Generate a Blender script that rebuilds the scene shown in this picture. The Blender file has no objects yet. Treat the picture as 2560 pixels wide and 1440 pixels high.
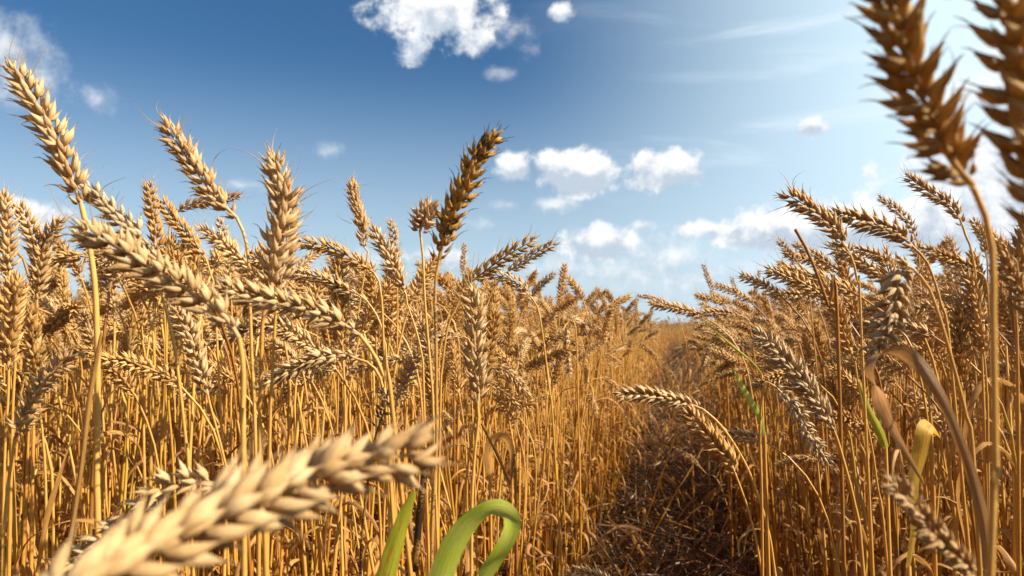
import bpy, math, random
import numpy as np
from mathutils import Vector

# ------------------------------------------------------------------ camera, world, sun
S = bpy.context.scene
FPX = 1849.0; CX, CY = 1280.0, 720.0; HOR = 808.0; CAMZ = 0.80
PITCH = math.atan((HOR - CY) / FPX)
cd = bpy.data.cameras.new('camera'); cam = bpy.data.objects.new('camera', cd)
S.collection.objects.link(cam); S.camera = cam
cd.sensor_width = 36.0; cd.lens = 36.0 * FPX / 2560.0
cd.clip_start = 0.02; cd.clip_end = 3000
cam.location = (0, 0, CAMZ); cam.rotation_euler = (math.pi / 2 + PITCH, 0, 0)
cd.dof.use_dof = True; cd.dof.focus_distance = 0.72; cd.dof.aperture_fstop = 13.5
S.view_settings.view_transform = 'Standard'; S.view_settings.look = 'None'
S.view_settings.exposure = 1.15; S.view_settings.gamma = 1.0
S.render.engine = 'CYCLES'
S.cycles.use_denoising = True
S.cycles.max_bounces = 8; S.cycles.diffuse_bounces = 4; S.cycles.transmission_bounces = 4

SUN_AZ = math.radians(108); SUN_EL = math.radians(38)      # azimuth measured from +Y towards +X
sd = bpy.data.lights.new('sun', 'SUN'); sd.energy = 5.0; sd.angle = math.radians(0.5); sd.color = (1.0, 0.91, 0.75)
so = bpy.data.objects.new('sun', sd); S.collection.objects.link(so)
sdir = Vector((math.sin(SUN_AZ) * math.cos(SUN_EL), math.cos(SUN_AZ) * math.cos(SUN_EL), math.sin(SUN_EL)))
so.rotation_euler = sdir.to_track_quat('Z', 'Y').to_euler(); so.location = sdir * 20

class NT:
    """small helper round a node tree"""
    def __init__(s, t): s.t = t
    def n(s, typ, **k):
        x = s.t.nodes.new(typ)
        for a, b in k.items():
            if a.startswith('i_'): x.inputs[a[2:].replace('_', ' ')].default_value = b
            else: setattr(x, a, b)
        return x
    def put(s, sock, v):
        if isinstance(v, bpy.types.NodeSocket): s.t.links.new(v, sock)
        else: sock.default_value = v
    def m(s, op, a, b=None, c=None, clamp=False):
        x = s.t.nodes.new('ShaderNodeMath'); x.operation = op; x.use_clamp = clamp
        s.put(x.inputs[0], a)
        if b is not None: s.put(x.inputs[1], b)
        if c is not None: s.put(x.inputs[2], c)
        return x.outputs[0]
    def mix(s, f, a, b, mode='MIX'):
        x = s.t.nodes.new('ShaderNodeMix'); x.data_type = 'RGBA'; x.blend_type = mode
        s.put(x.inputs[0], f); s.put(x.inputs[6], a); s.put(x.inputs[7], b)
        return x.outputs[2]
    def mr(s, v, a, b, c=0.0, d=1.0, smooth=False):
        x = s.t.nodes.new('ShaderNodeMapRange')
        if smooth: x.interpolation_type = 'SMOOTHSTEP'
        s.put(x.inputs[0], v)
        for i, q in enumerate((a, b, c, d)): s.put(x.inputs[i + 1], q)
        return x.outputs[0]
    def noise(s, vec, scale, detail=3.0, rough=0.5, dist=0.0):
        x = s.t.nodes.new('ShaderNodeTexNoise')
        if vec is not None: s.t.links.new(vec, x.inputs['Vector'])
        x.inputs['Scale'].default_value = scale; x.inputs['Detail'].default_value = detail
        x.inputs['Roughness'].default_value = rough; x.inputs['Distortion'].default_value = dist
        return x.outputs[0]

def cam_dir(px, py):
    x = (px - CX) / FPX; y = (CY - py) / FPX
    c, s_ = math.cos(PITCH), math.sin(PITCH)
    return np.array([x, c - y * s_, s_ + y * c])

W = bpy.data.worlds.new('World'); S.world = W; W.use_nodes = True
w = NT(W.node_tree); W.node_tree.nodes.clear()
sky = w.n('ShaderNodeTexSky', sky_type='NISHITA'); sky.sun_disc = False
sky.sun_elevation = SUN_EL; sky.sun_rotation = SUN_AZ
sky.altitude = 0; sky.air_density = 1.0; sky.dust_density = 0.9; sky.ozone_density = 3.0
tc = w.n('ShaderNodeTexCoord'); sp = w.n('ShaderNodeSeparateXYZ')
W.node_tree.links.new(tc.outputs['Generated'], sp.inputs[0])
az = w.m('ARCTAN2', sp.outputs[0], sp.outputs[1]); el = w.m('ARCSINE', sp.outputs[2])
# low frequency wobble of the cloud outlines and the fine billows
nA = w.noise(tc.outputs['Generated'], 9.0, 8.0, 0.62, 0.25)
nB = w.noise(tc.outputs['Generated'], 36.0, 8.0, 0.62, 0.15)
CL = [  # centre x, y, half width, half height in the sky as seen from the track, strength, softness group
    (1110, 30, 215, 95, 1.0), (1040, 120, 85, 75, .84), (1180, 95, 90, 60, .84), (1275, 85, 90, 65, .75), (1243, 185, 50, 30, .6), (1403, 30, 50, 34, 1.0),
    (40, 130, 150, 130, .75), (20, 250, 150, 70, .5), (245, 245, 85, 52, .75), (818, 382, 85, 34, .72),
    (1288, 415, 62, 52, 1.2), (1370, 405, 66, 40, 1.0), (1445, 427, 118, 66, 1.45), (1668, 426, 114, 64, 1.45), (1612, 395, 48, 42, 1.1),
    (1385, 515, 62, 26, .8), (1268, 515, 50, 18, .6), (2030, 318, 62, 34, 1.0), (1490, 610, 104, 58, 1.3), (1610, 565, 34, 18, .8),
    (1930, 580, 250, 72, 1.15), (2250, 560, 480, 115, 1.2), (1690, 640, 190, 60, .81), (1850, 690, 520, 75, .81), (1770, 572, 100, 34, 1.0), (1400, 680, 260, 48, .8),
    (1110, 640, 140, 42, .9), (900, 660, 230, 45, .7), (560, 640, 300, 40, .6), (90, 535, 100, 52, .85), (2450, 430, 420, 120, 1.05), (2520, 230, 260, 150, .8),
    (330, 640, 200, 50, .5), (1180, 560, 60, 20, .45), (620, 465, 70, 16, .4), (2560, 300, 260, 160, .7),
    (3100, 200, 500, 220, .9), (-300, 300, 260, 120, .8), (-700, 520, 400, 90, .8), (3600, 560, 600, 120, .9)]
D = None; SH = None; DS = None
for (cx, cy, rw, rh, st) in CL:
    v = cam_dir(cx, cy); v = v / np.linalg.norm(v)
    a0 = math.atan2(v[0], v[1]); e0 = math.asin(v[2])
    k = FPX * (1 + ((cx - CX) / FPX) ** 2)
    ex = w.m('DIVIDE', w.m('SUBTRACT', az, a0), rw / k)
    ey = w.m('DIVIDE', w.m('SUBTRACT', el, e0), rh / math.sqrt(k * FPX))
    d = w.m('SUBTRACT', st, w.m('MULTIPLY', w.m('SQRT', w.m('ADD', w.m('MULTIPLY', ex, ex), w.m('MULTIPLY', ey, ey))), st * 0.95))
    sh = w.m('MULTIPLY', w.m('MAXIMUM', d, 0.0), ey)
    if st < .82: DS = d if DS is None else w.m('MAXIMUM', DS, d)
    else: D = d if D is None else w.m('MAXIMUM', D, d)
    SH = sh if SH is None else w.m('ADD', SH, sh)
nz = w.m('ADD', w.m('MULTIPLY', w.m('SUBTRACT', nA, 0.5), 2.2), w.m('MULTIPLY', w.m('SUBTRACT', nB, 0.5), 1.3))
dens = w.m('ADD', D, nz)
mask = w.mr(dens, 0.10, 0.62, 0, 1, True)
mask = w.m('MULTIPLY', mask, w.mr(D, -0.25, 0.12, 0, 1, True))
dsoft = w.m('ADD', w.m('ADD', DS, w.m('MULTIPLY', w.m('SUBTRACT', nA, 0.5), 2.0)), w.m('MULTIPLY', w.m('SUBTRACT', nB, 0.5), 1.0))
soft = w.m('MULTIPLY', w.m('MULTIPLY', w.mr(dsoft, 0.0, 1.15, 0, 1, True), w.mr(DS, -0.25, 0.2, 0, 1, True)), 0.85)
mask = w.m('MAXIMUM', mask, soft)
# thin veil near the horizon and thin streaks
mp = w.n('ShaderNodeMapping'); mp.inputs['Scale'].default_value = (1.2, 1.2, 7.0); mp.inputs['Rotation'].default_value = (0.0, -0.35, 0)
W.node_tree.links.new(tc.outputs['Generated'], mp.inputs[0])
nC = w.noise(mp.outputs[0], 3.2, 6.0, 0.55, 0.4)
streak = w.m('MULTIPLY', w.m('MULTIPLY', w.mr(nC, 0.50, 0.78, 0, 1, True), 0.5), w.mr(az, -0.05, 0.5, 0, 1, True))
lit = w.mr(w.m('ADD', w.m('MULTIPLY', SH, 0.9), w.m('MULTIPLY', w.m('SUBTRACT', nB, 0.5), 1.6)), -0.30, 0.25, 0, 1, True)
ccol = w.mix(lit, (3.7, 4.3, 5.0, 1), (6.9, 6.9, 6.9, 1))
hs = w.n('ShaderNodeHueSaturation'); hs.inputs['Saturation'].default_value = 1.27; hs.inputs['Value'].default_value = 0.64
W.node_tree.links.new(sky.outputs[0], hs.inputs['Color'])
glow = w.mr(az, -0.04, 0.70, 0, 1, True)
base = w.mix(w.m('MULTIPLY', glow, 1.0), hs.outputs[0], (5.8, 7.3, 8.0, 1))
base = w.mix(w.m('MULTIPLY', w.mr(el, 0.0, 0.36, 1, 0, True), 0.66), base, (4.4, 5.6, 6.6, 1))
base = w.mix(streak, base, (6.2, 6.9, 7.4, 1))
outc = w.mix(w.m('MULTIPLY', mask, 0.96), base, ccol)
bg = w.n('ShaderNodeBackground'); bg.inputs['Strength'].default_value = 0.070
W.node_tree.links.new(outc, bg.inputs[0])
wo = w.n('ShaderNodeOutputWorld'); W.node_tree.links.new(bg.outputs[0], wo.inputs[0])

# ------------------------------------------------------------------ materials
def attr_mat(name): 
    m = bpy.data.materials.new(name); m.use_nodes = True; m.node_tree.nodes.clear(); return m, NT(m.node_tree)

def finish(m, t, col, rough, trans, tcol, bump=None, bstr=0.4, spec=0.35):
    p = t.n('ShaderNodeBsdfPrincipled'); t.put(p.inputs['Base Color'], col); t.put(p.inputs['Roughness'], rough)
    p.inputs['Specular IOR Level'].default_value = spec
    if bump is not None:
        b = t.n('ShaderNodeBump'); b.inputs['Strength'].default_value = bstr; b.inputs['Distance'].default_value = 0.0006
        t.put(b.inputs['Height'], bump); m.node_tree.links.new(b.outputs[0], p.inputs['Normal'])
    o = t.n('ShaderNodeOutputMaterial')
    if trans > 0:
        tr = t.n('ShaderNodeBsdfTranslucent'); t.put(tr.inputs[0], tcol)
        if bump is not None: m.node_tree.links.new(b.outputs[0], tr.inputs['Normal'])
        mx = t.n('ShaderNodeMixShader'); mx.inputs[0].default_value = trans
        m.node_tree.links.new(p.outputs[0], mx.inputs[1]); m.node_tree.links.new(tr.outputs[0], mx.inputs[2])
        m.node_tree.links.new(mx.outputs[0], o.inputs[0])
    else: m.node_tree.links.new(p.outputs[0], o.inputs[0])
    return m

def st_nodes(t):
    a = t.n('ShaderNodeAttribute', attribute_name='st'); s_ = t.n('ShaderNodeSeparateXYZ')
    t.t.links.new(a.outputs['Vector'], s_.inputs[0])
    return s_.outputs[0], s_.outputs[1], s_.outputs[2]      # along, around (0..1), random

def ear_material(name, c1, c2, tipc, speck=0.0, speck_col=(0.01, 0.008, 0.006, 1), trans=0.22, spthr=0.56):
    m, t = attr_mat(name); along, ar, rnd = st_nodes(t)
    oi = t.n('ShaderNodeObjectInfo'); tcn = t.n('ShaderNodeTexCoord')
    cmb = t.n('ShaderNodeCombineXYZ'); t.put(cmb.inputs[0], t.m('MULTIPLY', ar, 26.0)); t.put(cmb.inputs[1], t.m('MULTIPLY', along, 2.2)); t.put(cmb.inputs[2], t.m('MULTIPLY', rnd, 37.0))
    fib = t.noise(cmb.outputs[0], 1.0, 3.0, 0.6)
    blot = t.noise(tcn.outputs['Object'], 190.0, 3.0, 0.55)
    c = t.mix(t.mr(t.m('ADD', t.m('MULTIPLY', rnd, 0.6), t.m('MULTIPLY', blot, 0.8)), 0.3, 1.05), c1, c2)
    c = t.mix(t.m('MULTIPLY', t.mr(fib, 0.47, 0.64, 0, 1), 0.62), c, (c1[0] * .48, c1[1] * .36, c1[2] * .22, 1))
    dirt = t.noise(tcn.outputs['Object'], 420.0, 5.0, 0.7)
    c = t.mix(t.m('MULTIPLY', t.mr(dirt, 0.60, 0.70, 0, 1), 0.45), c, (0.16, 0.10, 0.05, 1))
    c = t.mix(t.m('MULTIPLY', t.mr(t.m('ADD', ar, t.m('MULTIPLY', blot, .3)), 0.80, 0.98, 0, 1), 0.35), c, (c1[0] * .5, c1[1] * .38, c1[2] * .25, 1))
    c = t.mix(t.m('MULTIPLY', t.mr(along, 0.80, 1.0, 0, 1, True), 0.65), c, tipc)
    c = t.mix(t.mr(oi.outputs['Random'], 0, 1, 0.0, 0.35), c, (c1[0] * .86, c1[1] * .72, c1[2] * .52, 1))
    if speck:
        sp_ = t.noise(tcn.outputs['Object'], 700.0, 4.0, 0.65); sp2 = t.noise(tcn.outputs['Object'], 75.0, 2.0, 0.5)
        f = t.mr(t.m('ADD', t.m('MULTIPLY', sp_, 0.55), t.m('MULTIPLY', sp2, 0.5)), spthr - .03, spthr + .03, 0, 1)
        f = t.m('MAXIMUM', f, t.mr(t.m('ADD', along, t.m('MULTIPLY', sp_, 0.4)), 0.98, 1.1, 0, 1))
        c = t.mix(t.m('MULTIPLY', f, speck), c, speck_col)
    c = t.mix(1.0, c, (1.0, 0.96, 0.89, 1), 'MULTIPLY')
    return finish(m, t, c, 0.50, trans, c, fib, 0.8, 0.4)

M = {}
M['pale'] = ear_material('pale_straw_ear', (0.60, 0.38, 0.16, 1), (0.82, 0.62, 0.36, 1), (0.36, 0.20, 0.08, 1))
M['gold'] = ear_material('golden_straw_ear', (0.60, 0.34, 0.10, 1), (0.80, 0.55, 0.23, 1), (0.35, 0.18, 0.06, 1))
M['grey'] = ear_material('weathered_grey_ear', (0.58, 0.43, 0.25, 1), (0.76, 0.62, 0.42, 1), (0.20, 0.14, 0.09, 1), 0.28, (0.10, 0.085, 0.065, 1), 0.18, 0.58)
M['black'] = ear_material('mould_speckled_ear', (0.58, 0.33, 0.07, 1), (0.74, 0.46, 0.12, 1), (0.05, 0.03, 0.015, 1), 0.85, (0.02, 0.014, 0.008, 1), 0.34, 0.588)
M['mould'] = ear_material('mouldy_ear', (0.30, 0.20, 0.09, 1), (0.45, 0.33, 0.18, 1), (0.03, 0.02, 0.015, 1), 0.9, (0.015, 0.012, 0.008, 1), 0.1, 0.50)
M['cream'] = ear_material('cream_ear', (0.74, 0.55, 0.36, 1), (0.88, 0.74, 0.56, 1), (0.55, 0.36, 0.2, 1), trans=0.4)
M['amber'] = ear_material('amber_grain', (0.70, 0.27, 0.04, 1), (0.80, 0.36, 0.07, 1), (0.4, 0.12, 0.03, 1))
M['brown'] = ear_material('brown_straw_ear', (0.64, 0.41, 0.13, 1), (0.82, 0.56, 0.23, 1), (0.26, 0.14, 0.05, 1), trans=0.42)

def stem_material(name, top, low, speck=0.0, sthr=.56):
    m, t = attr_mat(name); along, ar, rnd = st_nodes(t)
    tcn = t.n('ShaderNodeTexCoord'); oi = t.n('ShaderNodeObjectInfo')
    cmb = t.n('ShaderNodeCombineXYZ'); t.put(cmb.inputs[0], t.m('MULTIPLY', ar, 18.0)); t.put(cmb.inputs[1], t.m('MULTIPLY', along, 5.0)); t.put(cmb.inputs[2], t.m('MULTIPLY', rnd, 31.0))
    fib = t.noise(cmb.outputs[0], 1.0, 3.0, 0.6)
    big = t.noise(tcn.outputs['Object'], 16.0, 4.0, 0.6)
    c = t.mix(t.mr(t.m('ADD', along, t.m('MULTIPLY', t.m('SUBTRACT', big, 0.5), 0.7)), 0.28, 0.92, 0, 1, True), low, top)
    c = t.mix(t.mr(oi.outputs['Random'], 0, 1, 0.0, 0.45), c, (0.50, 0.20, 0.02, 1))
    c = t.mix(t.m('MULTIPLY', t.mr(fib, 0.52, 0.74, 0, 1), 0.45), c, (0.22, 0.10, 0.03, 1))
    c = t.mix(t.m('MULTIPLY', t.mr(big, 0.60, 0.75, 0, 1), 0.35), c, (0.20, 0.085, 0.025, 1))
    c = t.mix(t.m('MULTIPLY', t.m('LESS_THAN', along, -0.5), 0.75), c, (0.13, 0.055, 0.02, 1))
    if speck:
        sp_ = t.noise(tcn.outputs['Object'], 650.0, 3.0, 0.6); sp2 = t.noise(tcn.outputs['Object'], 45.0, 2.0, 0.5)
        f = t.mr(t.m('ADD', t.m('MULTIPLY', sp_, 0.55), t.m('MULTIPLY', sp2, 0.5)), sthr, sthr + .04, 0, 1)
        c = t.mix(t.m('MULTIPLY', f, speck), c, (0.015, 0.01, 0.008, 1))
    c = t.mix(1.0, c, (0.92, 0.87, 0.72, 1), 'MULTIPLY')
    return finish(m, t, c, 0.42, 0.18, c, fib, 0.35, 0.45)
M['stem'] = stem_material('straw_stem', (0.74, 0.44, 0.13, 1), (0.62, 0.25, 0.020, 1))
M['stem_spk'] = stem_material('speckled_stem', (0.60, 0.40, 0.17, 1), (0.48, 0.29, 0.08, 1), 0.8, .57)
M['stem_blk'] = stem_material('blackened_stem', (0.30, 0.17, 0.06, 1), (0.12, 0.07, 0.03, 1), 0.95, .47)
M['stem_brn'] = stem_material('brown_stem', (0.34, 0.15, 0.035, 1), (0.24, 0.10, 0.025, 1))
M['litter'] = stem_material('shade_darkened_straw', (0.20, 0.10, 0.035, 1), (0.11, 0.05, 0.018, 1), 0.6, .52)  # litter straw; the deep track's shade is put into its dark colour
M['stem_yel'] = stem_material('yellow_stem', (0.62, 0.40, 0.08, 1), (0.55, 0.36, 0.05, 1))

def leaf_material(name, c1, c2, patch, pf, trans=0.4):
    m, t = attr_mat(name); along, ar, rnd = st_nodes(t)
    tcn = t.n('ShaderNodeTexCoord'); oi = t.n('ShaderNodeObjectInfo')
    cmb = t.n('ShaderNodeCombineXYZ'); t.put(cmb.inputs[0], t.m('MULTIPLY', ar, 30.0)); t.put(cmb.inputs[1], t.m('MULTIPLY', along, 3.0)); t.put(cmb.inputs[2], t.m('MULTIPLY', rnd, 31.0))
    fib = t.noise(cmb.outputs[0], 1.0, 3.0, 0.65)
    cm2 = t.n('ShaderNodeCombineXYZ'); t.put(cm2.inputs[0], t.m('MULTIPLY', ar, 7.0)); t.put(cm2.inputs[1], t.m('MULTIPLY', along, 6.0)); t.put(cm2.inputs[2], t.m('MULTIPLY', rnd, 11.0))
    pt = t.noise(cm2.outputs[0], 1.0, 5.0, 0.65)
    c = t.mix(t.mr(fib, 0.35, 0.65), c1, c2)
    c = t.mix(t.m('MULTIPLY', t.mr(pt, 0.50, 0.62, 0, 1), pf), c, patch)
    c = t.mix(t.m('MULTIPLY', t.mr(fib, 0.50, 0.68, 0, 1), 0.40), c, (c1[0] * .45, c1[1] * .45, c1[2] * .45, 1))
    return finish(m, t, c, 0.5, trans, c, fib, 0.7, 0.35)
M['leaf'] = leaf_material('dry_leaf', (0.50, 0.24, 0.055, 1), (0.62, 0.35, 0.10, 1), (0.26, 0.095, 0.022, 1), 0.7)
M['leaf_green'] = leaf_material('green_leaf', (0.34, 0.42, 0.025, 1), (0.52, 0.58, 0.07, 1), (0.56, 0.44, 0.20, 1), 0.8, 0.5)
M['leaf_yellow'] = leaf_material('yellow_green_leaf', (0.50, 0.46, 0.03, 1), (0.26, 0.36, 0.03, 1), (0.45, 0.17, 0.03, 1), 0.85, 0.5)
M['leaf_glow'] = leaf_material('brown_and_yellow_leaf', (0.60, 0.33, 0.03, 1), (0.66, 0.40, 0.05, 1), (0.40, 0.20, 0.07, 1), 0.95)
M['leaf_brown'] = leaf_material('withered_brown_leaf', (0.34, 0.16, 0.05, 1), (0.46, 0.26, 0.10, 1), (0.34, 0.10, 0.015, 1), 1.0, 0.32)

def soil_material():
    m, t = attr_mat('dry_soil'); tcn = t.n('ShaderNodeTexCoord')
    a = t.noise(tcn.outputs['Object'], 9.0, 8.0, 0.65); b = t.noise(tcn.outputs['Object'], 70.0, 6.0, 0.7)
    c = t.mix(t.mr(a, 0.35, 0.65), (0.045, 0.022, 0.010, 1), (0.11, 0.055, 0.022, 1))
    c = t.mix(t.mr(b, 0.5, 0.7, 0, 0.5), c, (0.04, 0.02, 0.01, 1))
    p = t.n('ShaderNodeBsdfPrincipled'); t.put(p.inputs['Base Color'], c); p.inputs['Roughness'].default_value = 0.95; p.inputs['Specular IOR Level'].default_value = 0.05
    bn = t.n('ShaderNodeBump'); bn.inputs['Distance'].default_value = 0.02; t.put(bn.inputs['Height'], t.m('ADD', a, b))
    m.node_tree.links.new(bn.outputs[0], p.inputs['Normal'])
    o = t.n('ShaderNodeOutputMaterial'); m.node_tree.links.new(p.outputs[0], o.inputs[0]); return m
M['soil'] = soil_material()

# ------------------------------------------------------------------ geometry kit (everything is quads, numpy)
class Geo:
    def __init__(s): s.V = []; s.F = []; s.A = []; s.MI = []; s.n = 0
    def add(s, v, f, st, mi=0):
        s.V.append(v); s.F.append(f + s.n); s.A.append(st); s.MI.append(np.full(len(f), mi, np.int32)); s.n += len(v)
    def merge(s, g, mi):
        if g.n:
            V = np.concatenate(g.V); F = np.concatenate(g.F); A = np.concatenate(g.A); s.add(V, F, A, mi)
    def mesh(s, name, mats, off=(0, 0, 0)):
        V = (np.concatenate(s.V) - np.array(off)).astype(np.float32); F = np.concatenate(s.F).astype(np.int32)
        A = np.concatenate(s.A).astype(np.float32)
        me = bpy.data.meshes.new(name); me.vertices.add(len(V)); me.vertices.foreach_set('co', V.ravel())
        me.loops.add(len(F) * 4); me.loops.foreach_set('vertex_index', F.ravel())
        me.polygons.add(len(F)); me.polygons.foreach_set('loop_start', np.arange(0, len(F) * 4, 4, dtype=np.int32))
        me.update(calc_edges=True)
        me.polygons.foreach_set('use_smooth', np.ones(len(F), bool))
        me.polygons.foreach_set('material_index', np.concatenate(s.MI))
        at = me.attributes.new('st', 'FLOAT_VECTOR', 'POINT'); at.data.foreach_set('vector', A.ravel())
        for m_ in mats: me.materials.append(m_)
        return me

def nrm(a): return a / np.maximum(np.linalg.norm(a, axis=-1, keepdims=True), 1e-12)
def spline(pts, n):
    """Catmull-Rom through pts, resampled evenly to n points"""
    P = np.array(pts, float)
    if len(P) == 2: return P[0] + (P[1] - P[0]) * np.linspace(0, 1, n)[:, None]
    Q = np.vstack([2 * P[0] - P[1], P, 2 * P[-1] - P[-2]]); out = []
    for i in range(1, len(Q) - 2):
        a, b, c, d = Q[i - 1], Q[i], Q[i + 1], Q[i + 2]
        for u in np.linspace(0, 1, 14, endpoint=False):
            out.append(0.5 * (2 * b + (c - a) * u + (2 * a - 5 * b + 4 * c - d) * u * u + (3 * b - a - 3 * c + d) * u ** 3))
    out.append(P[-1]); out = np.array(out)
    L = np.concatenate([[0], np.cumsum(np.linalg.norm(np.diff(out, axis=0), axis=1))])
    t = np.linspace(0, L[-1], n)
    return np.stack([np.interp(t, L, out[:, k]) for k in range(3)], 1)
def length(P): return float(np.linalg.norm(np.diff(P, axis=0), axis=1).sum())
def frames(P, hint):
    T = nrm(np.gradient(P, axis=0)); N = np.zeros_like(T); h = np.array(hint, float)
    for i in range(len(P)):
        h = h - T[i] * np.dot(h, T[i]); 
        if np.linalg.norm(h) < 1e-6: h = np.cross(T[i], [0.3, 0.5, 0.8])
        h = h / np.linalg.norm(h); N[i] = h
    return T, N, np.cross(T, N)
def grid(nr, nc, wrap):
    r, c = np.meshgrid(np.arange(nr - 1), np.arange(nc if wrap else nc - 1), indexing='ij')
    c2 = (c + 1) % nc
    return np.stack([r * nc + c, r * nc + c2, (r + 1) * nc + c2, (r + 1) * nc + c], -1).reshape(-1, 4)
def tube(g, P, R, ns=8, rnd=0.0, a0=0.0, a1=1.0, mi=0):
    R = np.broadcast_to(R, (len(P),)); T, N, B = frames(P, (0.21, 0.9, 0.13))
    a = np.linspace(0, 2 * math.pi, ns, endpoint=False)
    V = P[:, None] + R[:, None, None] * (np.cos(a)[None, :, None] * N[:, None] + np.sin(a)[None, :, None] * B[:, None])
    st = np.zeros((len(P), ns, 3)); st[..., 0] = np.linspace(a0, a1, len(P))[:, None]
    st[..., 1] = np.abs(np.linspace(-1, 1, ns, endpoint=False))[None]; st[..., 2] = rnd
    g.add(V.reshape(-1, 3), grid(len(P), ns, True), st.reshape(-1, 3), mi)
def ribbon(g, P, Wd, hint, fold=0.25, twist=0.0, rnd=0.0, nc=7, ripple=0.0, seed=0, mi=0):
    """leaf blade: P centre line, Wd width, hint = width direction"""
    n = len(P); hint = np.array(hint, float)
    if hint.ndim == 1: T, N, B = frames(P, hint)
    else:
        T = nrm(np.gradient(P, axis=0)); hh = np.stack([np.interp(np.linspace(0, 1, n), hint[:, 3], hint[:, q]) for q in range(3)], 1)
        N = nrm(hh - T * np.sum(hh * T, 1, keepdims=True)); B = np.cross(T, N)
    tw = twist * np.linspace(0, 1, n)
    Nr = np.cos(tw)[:, None] * N + np.sin(tw)[:, None] * B; Br = -np.sin(tw)[:, None] * N + np.cos(tw)[:, None] * B
    c = np.linspace(-1, 1, nc)
    Wd = np.broadcast_to(Wd, (n,))
    rg = np.random.RandomState(seed); ph = rg.rand(3) * 6
    rp = ripple * (np.sin(np.linspace(0, 9, n) + ph[0]) + 0.6 * np.sin(np.linspace(0, 21, n) + ph[1]))[:, None] * c[None]
    V = P[:, None] + (Wd[:, None] / 2 * c[None])[..., None] * Nr[:, None] + (Wd[:, None] / 2 * (fold * (np.abs(c) ** 1.4)[None] + rp))[..., None] * Br[:, None]
    st = np.zeros((n, nc, 3)); st[..., 0] = np.linspace(0, 1, n)[:, None]; st[..., 1] = (c * 0.5 + 0.5)[None]; st[..., 2] = rnd
    g.add(V.reshape(-1, 3), grid(n, nc, False), st.reshape(-1, 3), mi)

def scale_template(nt, na):
    t = np.linspace(0, 1, nt); a = np.linspace(0, 2 * math.pi, na, endpoint=False)
    w_ = np.interp(t, [0, .12, .3, .5, .68, .82, .92, 1.0], [.30, .74, 1.0, .92, .62, .33, .15, .03])
    x = (w_[:, None] * (np.cos(a) * (1 + 0.30 * (np.cos(a) > 0) * np.abs(np.cos(a)) ** 5))[None])
    y = w_[:, None] * np.sin(a)[None]
    z = np.repeat(t[:, None], na, 1)
    bow = np.repeat((np.sin(math.pi * np.minimum(t * 1.02, 1)) * 0.75 + 0.25 * t ** 3)[:, None], na, 1)
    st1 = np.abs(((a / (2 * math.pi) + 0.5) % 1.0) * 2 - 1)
    return x.ravel(), y.ravel(), z.ravel(), bow.ravel(), grid(nt, na, True), np.repeat(st1[None], nt, 0).ravel()
TPL = {0: scale_template(6, 5), 1: scale_template(8, 7), 2: scale_template(11, 10)}

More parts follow.
